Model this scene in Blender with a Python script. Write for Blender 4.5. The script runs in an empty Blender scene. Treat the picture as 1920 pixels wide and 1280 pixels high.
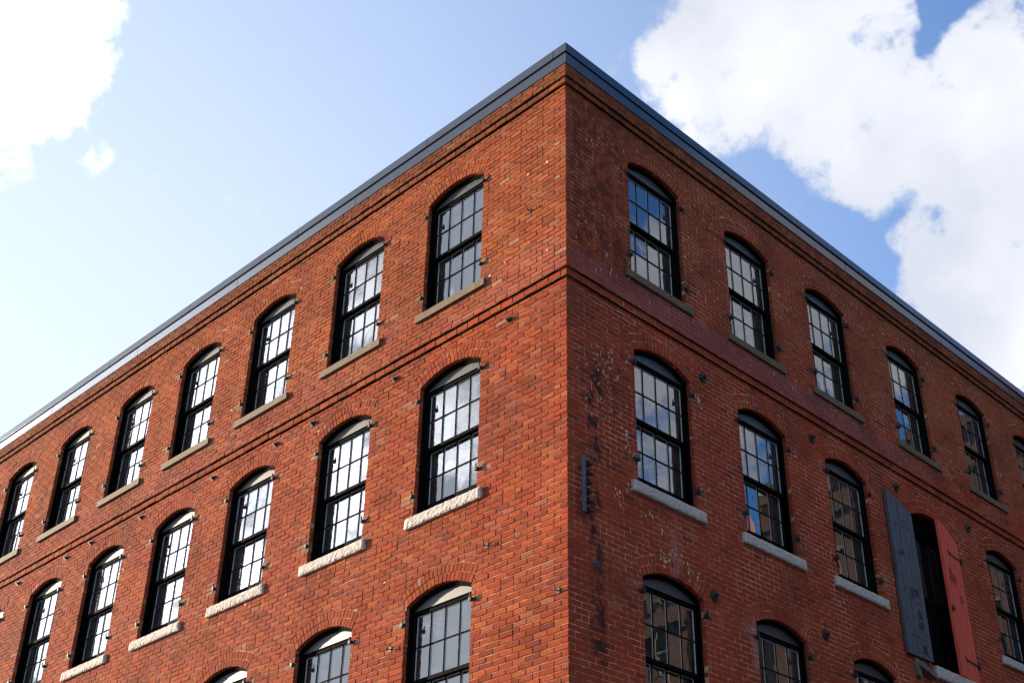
import bpy, bmesh, math, random
import numpy as np
from mathutils import Vector, Matrix
R_ = math.radians
random.seed(7); rng = np.random.default_rng(7)
scene = bpy.context.scene
COL = scene.collection
ZE = 13.6                                   # height of the eaves above the street

# ------------------------------------------------------------------ camera
cam_d = bpy.data.cameras.new('camera'); cam = bpy.data.objects.new('camera', cam_d); COL.objects.link(cam)
scene.camera = cam
cam_d.sensor_width = 36; cam_d.lens = 2415.656/1920*36
cam_d.shift_x = -151.6/1920; cam_d.shift_y = 44.15/1920
cam_d.clip_start = .1; cam_d.clip_end = 2000
rv = Vector((0.73431381, 0.67864053, -0.01517433)); uv_ = Vector((0.35937869, -0.3697021, 0.85683564)); fv = Vector((-0.57587341, 0.63463958, 0.5153663))
m = Matrix(((rv.x, uv_.x, -fv.x, 0), (rv.y, uv_.y, -fv.y, 0), (rv.z, uv_.z, -fv.z, 0), (0, 0, 0, 1)))
cam.matrix_world = Matrix.Translation((8.5007, -8.9401, ZE-11.9655)) @ m

# ------------------------------------------------------------------ light
SUN = Vector((-3, -1, .70)).normalized()    # towards the sun
SUN_EL = math.asin(SUN.z); SUN_AZ = math.atan2(SUN.x, SUN.y)
sl = bpy.data.lights.new('sun', 'SUN'); so = bpy.data.objects.new('sun', sl); COL.objects.link(so)
sl.energy = 5.0; sl.angle = R_(.5); sl.color = (1, .83, .62)
so.rotation_euler = (-SUN).to_track_quat('-Z', 'Y').to_euler(); so.location = (-30, -10, 30)

scene.view_settings.view_transform = 'Standard'; scene.view_settings.look = 'None'
scene.view_settings.exposure = 1.45; scene.view_settings.gamma = 1
scene.render.engine = 'CYCLES'

def dirv(az, el):
    a, e = R_(az), R_(el)
    return (math.sin(a)*math.cos(e), math.cos(a)*math.cos(e), math.sin(e))

class NT:
    """little helper for node trees"""
    def __init__(s, tree): s.t = tree; s.n = tree.nodes; s.l = tree.links
    def new(s, typ, **kw):
        n = s.n.new(typ)
        for k, v in kw.items(): setattr(n, k, v)
        return n
    def put(s, sock, v):
        if isinstance(v, bpy.types.NodeSocket): s.l.new(v, sock)
        else: sock.default_value = v
    def math(s, op, a, b=None, c=None, clamp=False):
        n = s.new('ShaderNodeMath', operation=op); n.use_clamp = clamp; s.put(n.inputs[0], a)
        if b is not None: s.put(n.inputs[1], b)
        if c is not None: s.put(n.inputs[2], c)
        return n.outputs[0]
    def vmath(s, op, a, b, out=0):
        n = s.new('ShaderNodeVectorMath', operation=op); s.put(n.inputs[0], a); s.put(n.inputs[1], b)
        return n.outputs[out]
    def rng(s, v, a, b, c, d, smooth=False):
        n = s.new('ShaderNodeMapRange'); n.interpolation_type = 'SMOOTHSTEP' if smooth else 'LINEAR'
        s.put(n.inputs[0], v)
        for i, q in zip((1, 2, 3, 4), (a, b, c, d)): s.put(n.inputs[i], q)
        return n.outputs[0]
    def noise(s, vec, scale, detail=4, rough=.5, dist=0., out=0):
        n = s.new('ShaderNodeTexNoise'); s.put(n.inputs['Vector'], vec); n.inputs['Scale'].default_value = scale
        n.inputs['Detail'].default_value = detail; n.inputs['Roughness'].default_value = rough; n.inputs['Distortion'].default_value = dist
        return n.outputs[out]
    def mix(s, f, a, b, blend='MIX'):
        n = s.new('ShaderNodeMix', data_type='RGBA', blend_type=blend); s.put(n.inputs['Factor'], f)
        s.put(n.inputs['A'], a); s.put(n.inputs['B'], b)
        return n.outputs['Result']
    def scale(s, vec, sc):
        n = s.new('ShaderNodeMapping'); s.put(n.inputs['Vector'], vec); n.inputs['Scale'].default_value = sc
        return n.outputs[0]
    def bump(s, h, strength, dist):
        n = s.new('ShaderNodeBump'); n.inputs['Strength'].default_value = strength; n.inputs['Distance'].default_value = dist
        s.put(n.inputs['Height'], h); return n.outputs[0]

def make_world():
    w = bpy.data.worlds.new('World'); scene.world = w; w.use_nodes = True
    T = NT(w.node_tree); T.n.clear()
    out = T.new('ShaderNodeOutputWorld'); bg = T.new('ShaderNodeBackground')
    sky = T.new('ShaderNodeTexSky', sky_type='NISHITA'); sky.sun_disc = False
    sky.sun_elevation = SUN_EL; sky.sun_rotation = SUN_AZ; sky.air_density = 1.0; sky.dust_density = .6; sky.ozone_density = 2.0
    g = T.new('ShaderNodeNewGeometry'); tc = T.new('ShaderNodeTexCoord'); d = tc.outputs['Generated']
    dn = T.new('ShaderNodeVectorMath', operation='NORMALIZE'); T.put(dn.inputs[0], d); d = dn.outputs[0]
    sp = T.new('ShaderNodeSeparateXYZ'); T.put(sp.inputs[0], d)
    el = sp.outputs[2]
    # thin high haze that whitens the sky on the sun's side
    sd = T.vmath('DOT_PRODUCT', d, tuple(SUN), out=1)
    hz = T.rng(sd, -.08, .94, 0, 1, True)
    hz2 = T.math('MULTIPLY', hz, T.rng(el, .80, .45, .62, .92, True))
    far = T.rng(sd, -.75, .15, .0, 1.0, True)
    skyc = T.mix(1.0, sky.outputs[0], T.mix(far, (.42, .90, 1.40, 1), (.70, 1.32, 2.05, 1)), 'MULTIPLY')
    base = T.mix(hz2, skyc, (5.7, 6.15, 6.6, 1))
    # cloud cover: soft blobs in sky directions, torn up by noise
    blobs = [(-0.700335, 0.202846, 0.684387, 3.79, 1.0), (-0.727143, 0.203521, 0.655624, 3.44, 1.0), (-0.722776, 0.239709, 0.648177, 2.13, 0.9), (-0.735248, 0.258823, 0.626435, 1.07, 0.5), (-0.745579, 0.226723, 0.626665, 1.66, 0.9), (-0.735606, 0.285967, 0.614091, 0.81, 0.33), (-0.742251, 0.28633, 0.60587, 0.57, 0.28), (-0.753766, 0.144812, 0.640989, 7.12, 1.0), (-0.37045, 0.597143, 0.711468, 3.56, 1.0), (-0.417164, 0.584312, 0.696099, 2.49, 1.0), (-0.436416, 0.560944, 0.703479, 1.07, 0.75), (-0.374768, 0.637939, 0.672743, 2.85, 1.0), (-0.425919, 0.611882, 0.666478, 2.13, 0.95), (-0.346873, 0.677012, 0.649102, 3.32, 1.0), (-0.35221, 0.700842, 0.620298, 1.9, 0.95), (-0.319608, 0.644694, 0.694421, 3.32, 1.0), (-0.343186, 0.583321, 0.73618, 4.03, 1.0), (-0.281409, 0.715893, 0.638988, 3.56, 1.0), (-0.263867, 0.75134, 0.604866, 4.51, 1.0), (-0.306027, 0.772898, 0.555856, 3.79, 1.0), (-0.340982, 0.773371, 0.534443, 2.61, 1.0), (-0.316999, 0.800879, 0.50804, 2.85, 1.0), (-0.343869, 0.740379, 0.577575, 1.07, 0.7), (-0.230815, 0.698599, 0.677263, 2.61, 1.0), (-0.248155, 0.650688, 0.717652, 1.42, 0.5), (-0.230117, 0.792025, 0.565458, 5.93, 1.0), (-0.282234, 0.824899, 0.489781, 3.79, 1.0), (-0.23923, 0.662752, 0.709597, 1.78, -1.3), (-0.259694, 0.670189, 0.695274, 0.95, -1.0), (-0.278916, 0.676673, 0.68141, 0.66, -0.75), (-0.326254, 0.744207, 0.582851, 0.95, -0.75), (-0.465534, 0.580515, 0.668042, 1.42, 0.3), (-0.421552, 0.654817, 0.627302, 1.42, -0.3), (-0.394536, 0.70761, 0.5862, 1.66, -0.8), (-0.384426, 0.731187, 0.563545, 1.66, -0.8), (0.486682, 0.653764, 0.579425, 3.08, 1.0), (0.452681, 0.706219, 0.544366, 3.08, 1.0), (0.504125, 0.64242, 0.577196, 1.9, 1.0), (0.419052, 0.745463, 0.518344, 2.85, 1.0), (0.381377, 0.783499, 0.490592, 2.13, 0.8), (0.552668, 0.686681, 0.472258, 4.51, 0.8), (0.532591, 0.660239, 0.529558, 2.85, 0.8), (0.495608, 0.738685, 0.456856, 2.61, 0.45), (0.407531, 0.686768, 0.601887, 2.85, 1.0), (0.367336, 0.75781, 0.539248, 2.85, 0.9), (0.437497, 0.642534, 0.629084, 1.9, 0.8), (0.327448, 0.821804, 0.46628, 2.61, 0.8), (0.498421, 0.60362, 0.62227, 1.14, -1.2), (0.495882, 0.562388, 0.66168, 3.56, -1.1), (-0.667966, -0.574855, 0.472613, 2.96, 1.0), (-0.735794, -0.524563, 0.428299, 3.32, 1.0), (-0.785286, -0.48327, 0.387009, 3.32, 1.0), (-0.825677, -0.437635, 0.355995, 3.32, 1.0), (-0.671268, -0.485935, 0.559702, 2.61, 1.0), (-0.729775, -0.445198, 0.518871, 3.08, 1.0), (-0.775777, -0.412426, 0.477572, 3.32, 1.0), (-0.815316, -0.37758, 0.438968, 3.32, 1.0), (-0.85095, -0.344017, 0.396908, 3.79, 1.0), (-0.863578, -0.380704, 0.330601, 4.03, 1.0), (-0.879984, -0.304164, 0.364845, 5.93, 1.0), (0.76116, 0.203952, 0.615661, 24.0, 0.9), (0.655618, -0.264887, 0.707107, 26.0, 0.9), (0.409576, -0.709406, 0.573576, 24.0, 0.8), (0.96225, -0.084186, 0.258819, 16.0, 0.7), (0.154508, 0.267617, 0.951057, 16.0, 0.7)]   # x, y, z, radius in degrees, weight; last wide ones added out of view to brighten the right wall
    tot = None
    warp = T.noise(d, 5.0, 3, .55, out=1)
    wv = T.vmath('SUBTRACT', warp, (.5, .5, .5)); sc = T.new('ShaderNodeVectorMath', operation='SCALE'); T.put(sc.inputs[0], wv); sc.inputs['Scale'].default_value = .045
    dw = T.vmath('ADD', d, sc.outputs[0])
    dwn = T.new('ShaderNodeVectorMath', operation='NORMALIZE'); T.put(dwn.inputs[0], dw); dw = dwn.outputs[0]
    for bx, by, bz, r, wgt in blobs:
        dt = T.vmath('DOT_PRODUCT', dw, (bx, by, bz), out=1)
        mk = T.rng(dt, math.cos(R_(r*1.15)), math.cos(R_(r*.45)), 0, wgt, True)
        tot = mk if tot is None else T.math('ADD', tot, mk)
    tot = T.math('MINIMUM', tot, 1.65)
    n1 = T.noise(d, 19.0, 9, .60, .15); n2 = T.noise(d, 75.0, 6, .62, .2)
    nn = T.math('ADD', T.math('MULTIPLY', T.math('SUBTRACT', n1, .5), 2.5), T.math('MULTIPLY', T.math('SUBTRACT', n2, .5), 2.1))
    nn = T.math('MULTIPLY', nn, T.rng(tot, 0, .35, .40, 1))
    dens = T.rng(T.math('ADD', tot, nn), .05, 1.25, 0, 1, True)
    shade = T.noise(d, 6.0, 5, .5)
    ccol = T.mix(T.rng(shade, .35, .7, 0, 1), (4.2, 4.45, 5.1, 1), (6.6, 6.7, 6.9, 1))
    boost = T.math('ADD', T.math('ADD', T.rng(sd, .45, .85, 0, .6, True), T.rng(sd, .86, .96, 0, 4.6, True)), .98)
    # clouds away from the sun are greyer
    dim = T.rng(sd, -.75, -.1, .76, 1.0, True)
    cb = T.math('MULTIPLY', boost, dim)
    vm = T.new('ShaderNodeVectorMath', operation='SCALE'); T.put(vm.inputs[0], ccol); T.put(vm.inputs['Scale'], cb)
    fin = T.mix(dens, base, vm.outputs[0])
    T.put(bg.inputs[0], fin); bg.inputs[1].default_value = .065
    T.l.new(bg.outputs[0], out.inputs[0])
make_world()

# ------------------------------------------------------------------ materials
def mat(name):
    M = bpy.data.materials.new(name); M.use_nodes = True; T = NT(M.node_tree)
    b = T.n['Principled BSDF']; tc = T.new('ShaderNodeTexCoord')
    return M, T, b, tc.outputs['Object']

def stains(T, co, c):
    """soot run-off, lime bloom and old paint on the brickwork, in wall coordinates"""
    sp = T.new('ShaderNodeSeparateXYZ'); T.put(sp.inputs[0], co); y, z = sp.outputs[1], T.math('SUBTRACT', sp.outputs[2], ZE)
    n = T.noise(co, 7, 5, .65); n2 = T.noise(co, 26, 5, .7); n3 = T.noise(T.scale(co, (1, 1, .25)), 2.6, 4, .6)
    right = T.rng(y, .02, .10, 0, 1)
    def band(v, a, b, e): return T.math('MULTIPLY', T.rng(v, a-e, a+e, 0, 1, True), T.rng(v, b-e, b+e, 1, 0, True))
    yy = T.math('ADD', y, T.math('MULTIPLY', T.math('SUBTRACT', n3, .5), .35))
    soot = T.math('MULTIPLY', T.math('MULTIPLY', band(yy, .33, .56, .06), band(z, -7.9, -4.25, .25)), T.rng(n, .44, .60, 0, 1, True))
    patch = T.math('MULTIPLY', T.math('MULTIPLY', band(yy, .25, .95, .10), band(z, -5.0, -3.95, .2)), T.rng(n, .52, .66, 0, 1, True))
    f = T.math('MULTIPLY', right, T.math('MAXIMUM', soot, T.math('MULTIPLY', patch, .8)))
    c = T.mix(T.math('MULTIPLY', f, .88), c, (.024, .019, .022, 1))
    bloom = T.math('MULTIPLY', T.math('MULTIPLY', band(yy, .2, 1.0, .12), band(z, -5.2, -3.9, .2)), T.rng(n2, .60, .72, 0, .6, True))
    pur = T.math('MULTIPLY', T.math('MULTIPLY', band(z, -3.22, -2.80, .05), T.rng(y, 6.5, 9, 1, 0, True)), T.rng(n2, .35, .65, .15, .62, True))
    streak = T.math('MULTIPLY', T.math('MULTIPLY', band(z, -7.4, -5.75, .2), band(y, 1.0, 5.2, .2)), T.rng(n3, .58, .70, 0, .28, True))
    c = T.mix(T.math('MULTIPLY', right, T.math('MAXIMUM', bloom, streak)), c, (.42, .30, .32, 1))
    c = T.mix(T.math('MULTIPLY', right, pur), c, (.22, .10, .115, 1))
    big = T.noise(co, .85, 6, .62); mid = T.noise(T.scale(co, (1, 1, .35)), 2.2, 5, .65)
    c = T.mix(T.rng(big, .48, .68, 0, .45, True), c, (.14, .040, .026, 1))
    c = T.mix(T.rng(mid, .58, .72, 0, .30, True), c, (.40, .16, .095, 1))
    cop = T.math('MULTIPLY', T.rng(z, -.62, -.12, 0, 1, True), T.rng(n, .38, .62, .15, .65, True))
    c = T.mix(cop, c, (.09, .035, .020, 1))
    top = T.math('MULTIPLY', T.math('MULTIPLY', right, T.rng(y, .8, 1.9, 1, 0, True)), T.math('MULTIPLY', band(z, -2.9, -.35, .2), T.rng(n, .40, .60, 0, .65, True)))
    return T.mix(top, c, (.06, .022, .018, 1))
def m_brick():
    M, T, b, co = mat('brick')
    a = T.new('ShaderNodeAttribute', attribute_name='tint')
    n = T.noise(co, 38, 6, .65); n2 = T.noise(co, 160, 3, .6); n3 = T.noise(co, 9, 5, .6)
    c = T.mix(T.rng(n, .40, .68, 0, .55), a.outputs['Color'], (.11, .028, .016, 1))
    c = T.mix(T.rng(n2, .56, .74, 0, .45), c, (.46, .19, .10, 1))
    c = T.mix(T.rng(n3, .62, .80, 0, .35), c, (.06, .025, .022, 1))
    c = stains(T, co, c)
    T.put(b.inputs['Base Color'], c); b.inputs['Roughness'].default_value = .9; b.inputs['Specular IOR Level'].default_value = .04
    h = T.math('ADD', T.math('MULTIPLY', n, .6), T.math('MULTIPLY', n2, .4))
    T.put(b.inputs['Normal'], T.bump(h, .55, .006))
    return M
def m_mortar():
    M, T, b, co = mat('mortar')
    n = T.noise(co, 12, 5, .6); n2 = T.noise(co, 120, 3, .6)
    n0 = T.noise(co, 1.1, 5, .6)
    c = T.mix(T.rng(T.math('ADD', T.math('MULTIPLY', n, .5), T.math('MULTIPLY', n0, .5)), .40, .60, 0, 1), (.20, .075, .042, 1), (.56, .32, .20, 1))
    c = T.mix(T.rng(n2, .55, .75, 0, .3), c, (.18, .11, .08, 1))
    sp = T.new('ShaderNodeSeparateXYZ'); T.put(sp.inputs[0], co)      # the gable side was repointed in a paler mix
    c = T.mix(T.rng(sp.outputs[1], .03, .05, 0, 1), c, T.mix(T.rng(T.math('ADD', T.math('MULTIPLY', n, .5), T.math('MULTIPLY', n0, .5)), .42, .62, 0, 1), (.26, .085, .050, 1), (.80, .45, .31, 1)))
    c = stains(T, co, c)
    T.put(b.inputs['Base Color'], c); b.inputs['Roughness'].default_value = .95; b.inputs['Specular IOR Level'].default_value = .03
    T.put(b.inputs['Normal'], T.bump(n2, .5, .004)); return M
def m_pale():
    M, T, b, co = mat('pale_mortar')
    n = T.noise(co, 60, 4, .6)
    T.put(b.inputs['Base Color'], T.mix(T.rng(n, .35, .65, 0, 1), (.40, .24, .16, 1), (.80, .56, .42, 1))); b.inputs['Roughness'].default_value = .95
    return M
def m_stone(name, c0, c1, c2, rough_bump):
    M, T, b, co = mat(name)
    n = T.noise(co, 14, 6, .65); n2 = T.noise(co, 90, 4, .7); v = T.new('ShaderNodeTexVoronoi'); T.put(v.inputs['Vector'], co); v.inputs['Scale'].default_value = 130
    c = T.mix(T.rng(n, .35, .68, 0, 1), c0, c1); c = T.mix(T.rng(n2, .52, .68, 0, .65), c, c2)
    T.put(b.inputs['Base Color'], c); b.inputs['Roughness'].default_value = .85
    h = T.math('ADD', T.math('MULTIPLY', n, .5), T.math('MULTIPLY', n2, .5))
    T.put(b.inputs['Normal'], T.bump(h, .8, rough_bump)); return M
def m_paint(name, col, rough, bump=.0, spec=.5, grime=None):
    M, T, b, co = mat(name)
    n = T.noise(co, 25, 5, .6); n2 = T.noise(T.scale(co, (1, 1, .15)), 18, 5, .6)
    g = grime or tuple(x*.55 for x in col[:3])+(1,)
    T.put(b.inputs['Base Color'], T.mix(T.rng(n2, .4, .75, 0, .7), col, g))
    T.put(b.inputs['Roughness'], T.rng(n, .3, .7, rough*.85, min(1, rough*1.2)))
    b.inputs['Specular IOR Level'].default_value = spec
    if bump: T.put(b.inputs['Normal'], T.bump(n, .4, bump))
    return M
def m_metal(name, col, rough):
    M, T, b, co = mat(name)
    n = T.noise(co, 3, 4, .6); n2 = T.noise(co, 40, 3, .5)
    T.put(b.inputs['Base Color'], T.mix(T.rng(n, .3, .7, 0, .5), col, tuple(x*.7 for x in col[:3])+(1,)))
    b.inputs['Metallic'].default_value = .30; b.inputs['IOR'].default_value = 1.75
    T.put(b.inputs['Roughness'], T.rng(n2, .3, .7, rough*.8, rough*1.25))
    return M
def m_glass():
    M, T, b, co = mat('glass'); T.n.remove(b)
    out = T.n['Material Output']
    tr = T.new('ShaderNodeBsdfTransparent'); tr.inputs[0].default_value = (.78, .82, .82, 1)
    gl = T.new('ShaderNodeBsdfGlossy'); gl.inputs['Roughness'].default_value = .0; gl.inputs['Color'].default_value = (.97, .98, 1, 1)
    n = T.noise(co, 2.3, 2, .5)
    bp = T.bump(n, .16, .008); T.put(gl.inputs['Normal'], bp)
    fr = T.new('ShaderNodeFresnel'); fr.inputs['IOR'].default_value = 3.2
    mx = T.new('ShaderNodeMixShader'); T.put(mx.inputs[0], fr.outputs[0]); T.l.new(tr.outputs[0], mx.inputs[1]); T.l.new(gl.outputs[0], mx.inputs[2])
    df = T.new('ShaderNodeBsdfDiffuse'); df.inputs[0].default_value = (.55, .54, .52, 1); m2 = T.new('ShaderNodeMixShader')
    T.put(m2.inputs[0], T.rng(T.noise(T.scale(co, (1, 1, .4)), 9, 6, .7), .35, .75, .015, .10)); T.l.new(mx.outputs[0], m2.inputs[1]); T.l.new(df.outputs[0], m2.inputs[2]); mx = m2
    T.l.new(mx.outputs[0], out.inputs['Surface']); return M
def m_plain(name, col, rough=.8):
    M, T, b, co = mat(name); n = T.noise(co, 8, 4, .6)
    T.put(b.inputs['Base Color'], T.mix(T.rng(n, .3, .7, 0, .6), col, tuple(x*.7 for x in col[:3])+(1,))); b.inputs['Roughness'].default_value = rough
    return M
def m_bricktex(name, c1, c2, mo, scale=1.):
    """flat brickwork for the walls nobody sees from near"""
    M, T, b, co = mat(name)
    g = T.new('ShaderNodeNewGeometry'); sp = T.new('ShaderNodeSeparateXYZ'); T.put(sp.inputs[0], co)
    cm = T.new('ShaderNodeCombineXYZ'); T.put(cm.inputs[0], T.math('ADD', sp.outputs[0], sp.outputs[1])); T.put(cm.inputs[1], sp.outputs[2])
    br = T.new('ShaderNodeTexBrick'); T.put(br.inputs['Vector'], cm.outputs[0]); br.inputs['Scale'].default_value = 1
    br.inputs['Brick Width'].default_value = .2*scale; br.inputs['Row Height'].default_value = .0675*scale; br.inputs['Mortar Size'].default_value = .005*scale
    br.inputs['Color1'].default_value = c1; br.inputs['Color2'].default_value = c2; br.inputs['Mortar'].default_value = mo
    n = T.noise(co, 3, 5, .6)
    T.put(b.inputs['Base Color'], T.mix(T.rng(n, .4, .7, 0, .5), br.outputs[0], tuple(x*.5 for x in c1[:3])+(1,))); b.inputs['Roughness'].default_value = .9
    T.put(b.inputs['Normal'], T.bump(br.outputs['Fac'], -.4, .006)); return M

BRICK, MORTAR, PALE = m_brick(), m_mortar(), m_pale()
GRANITE = m_stone('granite', (.43, .37, .33, 1), (.55, .48, .43, 1), (.23, .20, .185, 1), .007)
SANDSTONE = m_stone('brownstone', (.105, .070, .040, 1), (.17, .11, .060, 1), (.06, .045, .032, 1), .004)
BLACK = m_paint('black_paint', (.006, .006, .007, 1), .8, .001, .02)
BOARD = m_paint('board_paint', (.035, .033, .034, 1), .45, .001, .75, (.022, .022, .023, 1))
BAR = m_paint('glazing_spacer', (.62, .60, .58, 1), .5, 0, .5, (.5, .5, .5, 1))
IRON = m_paint('iron', (.018, .016, .018, 1), .6, .002, .4, (.035, .018, .012, 1))
STEEL = m_paint('painted_steel', (.075, .085, .125, 1), .5, .003, .4, (.05, .03, .025, 1))
FASCIA = m_metal('bronze_sheet', (.045, .05, .07, 1), .17)
GLASS = m_glass()
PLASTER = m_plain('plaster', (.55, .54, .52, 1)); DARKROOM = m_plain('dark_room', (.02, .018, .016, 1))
FLATBRICK = m_bricktex('brickwork', (.30, .085, .045, 1), (.22, .06, .035, 1), (.36, .25, .18, 1))
ROOFM = m_plain('roof_gravel', (.12, .12, .12, 1))
TIMBER = m_paint('weathered_timber', (.10, .075, .065, 1), .8, .006, .3, (.30, .26, .24, 1))

# ------------------------------------------------------------------ mesh helper
class MB:
    def __init__(s): s.v = []; s.f = []; s.mi = []; s.c = []
    def face(s, pts, mi=0, col=None):
        k = len(s.v); s.v += pts; s.f.append(tuple(range(k, k+len(pts)))); s.mi.append(mi); s.c += [col or (.3, .1, .05)]*len(pts)
    def poly(s, pts, faces, mi=0, col=None):
        k = len(s.v); s.v += pts; s.c += [col or (.3, .1, .05)]*len(pts)
        for f in faces: s.f.append(tuple(i+k for i in f)); s.mi.append(mi)
    def box(s, x0, x1, y0, y1, z0, z1, mi=0, col=None):
        p = [(x, y, z) for z in (z0, z1) for y in (y0, y1) for x in (x0, x1)]
        s.poly(p, [(0, 2, 3, 1), (4, 5, 7, 6), (0, 1, 5, 4), (2, 6, 7, 3), (0, 4, 6, 2), (1, 3, 7, 5)], mi, col)
    def prism(s, pts, y0, y1, mi=0, col=None):
        """outline of (x, z) points extruded between y0 (front) and y1"""
        n = len(pts); p = [(x, y0, z) for x, z in pts]+[(x, y1, z) for x, z in pts]
        s.poly(p, [tuple(range(n)), tuple(reversed(range(n, 2*n)))]+[(i, i+n, (i+1) % n+n, (i+1) % n) for i in range(n)], mi, col)
    def cyl(s, c, r, h, axis='y', n=20, r2=None, mi=0, col=None):
        r2 = r if r2 is None else r2; p = []
        for q, rr in ((0, r), (1, r2)):
            for i in range(n):
                a = 2*math.pi*i/n; u, w = rr*math.cos(a), rr*math.sin(a)
                if axis == 'y': p.append((c[0]+u, c[1]+q*h, c[2]+w))
                elif axis == 'z': p.append((c[0]+u, c[1]+w, c[2]+q*h))
                else: p.append((c[0]+q*h, c[1]+u, c[2]+w))
        s.poly(p, [tuple(range(n)), tuple(reversed(range(n, 2*n)))]+[(i, i+n, (i+1) % n+n, (i+1) % n) for i in range(n)], mi, col)
    def build(s, name, mats, parent=None, fix=True, bevel=0, smooth=False, tint=False, ob=True):
        me = bpy.data.meshes.new(name); me.from_pydata(s.v, [], s.f)
        for M in (mats if isinstance(mats, (list, tuple)) else [mats]): me.materials.append(M)
        me.polygons.foreach_set('material_index', s.mi)
        if tint:
            a = me.color_attributes.new('tint', 'FLOAT_COLOR', 'POINT')
            arr = np.ones((len(s.v), 4), np.float32); arr[:, :3] = s.c; a.data.foreach_set('color', arr.ravel())
        if fix:
            bm = bmesh.new(); bm.from_mesh(me); bmesh.ops.recalc_face_normals(bm, faces=bm.faces)
            if bevel: bmesh.ops.bevel(bm, geom=[e for e in bm.edges if e.calc_face_angle(0) > .6], offset=bevel, segments=2, affect='EDGES', profile=.6)
            bm.to_mesh(me); bm.free()
        if smooth: me.polygons.foreach_set('use_smooth', [True]*len(me.polygons))
        me.update()
        if not ob: return me
        return link(name, me, parent)
def link(name, me, parent=None):
    o = bpy.data.objects.new(name, me); COL.objects.link(o); o.parent = parent; return o
def thing(name, label, cat, loc=(0, 0, 0), group=None):
    o = bpy.data.objects.new(name, None); COL.objects.link(o); o.location = loc; o['label'] = label; o['category'] = cat
    if group: o['group'] = group
    return o

# ------------------------------------------------------------------ layout of the facades  (t = metres along the wall from the corner, z relative to the eaves)
ZS = {'T': -.909, 'M': -3.820, 'B': -6.710}             # spring of the window arches
HW = 1.776                                              # spring to sill
WW = {'L': 1.11, 'R': 1.07}; RISE = .14
CEN = {('L', 'T'): [2.06, 4.104, 6.19, 8.19, 10.18, 12.25, 14.29, 16.37, 18.45], ('L', 'M'): [1.995, 4.08, 6.20, 8.207, 10.225, 12.20, 14.27, 16.35],
       ('L', 'B'): [2.015, 4.11, 6.27, 8.30, 10.32], ('R', 'T'): [1.715, 3.79, 5.80, 8.10, 10.36, 12.50, 14.65, 16.8],
       ('R', 'M'): [1.70, 3.76, 5.775, 10.43, 12.55, 14.7], ('R', 'B'): [1.708, 3.773, 5.881]}
SILL_H = {'T': .105, 'M': .134, 'B': .134}
DOOR = dict(c=8.16, w=1.42, zs=-3.955, rise=.185, bot=-6.28)
def opening(c, w, zs, rise, bot, sb, so_):
    R = (w*w/4+rise*rise)/(2*rise); return dict(c=c, w=w, zs=zs, rise=rise, bot=bot, sb=sb, so=so_, R=R, cz=zs-(R-rise), th=math.asin(w/2/R))
OPN = {'L': [], 'R': []}
for (s, r), cs in CEN.items():
    for c in cs: OPN[s].append(opening(c, WW[s], ZS[r], RISE, ZS[r]-HW, ZS[r]-HW-SILL_H[r], .66))
OPN['R'].append(opening(DOOR['c'], DOOR['w'], DOOR['zs'], DOOR['rise'], DOOR['bot'], DOOR['bot']-.17, .73))

def P3(side, t, n, z): return (-t, -n, z+ZE) if side == 'L' else (n, t, z+ZE)

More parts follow.
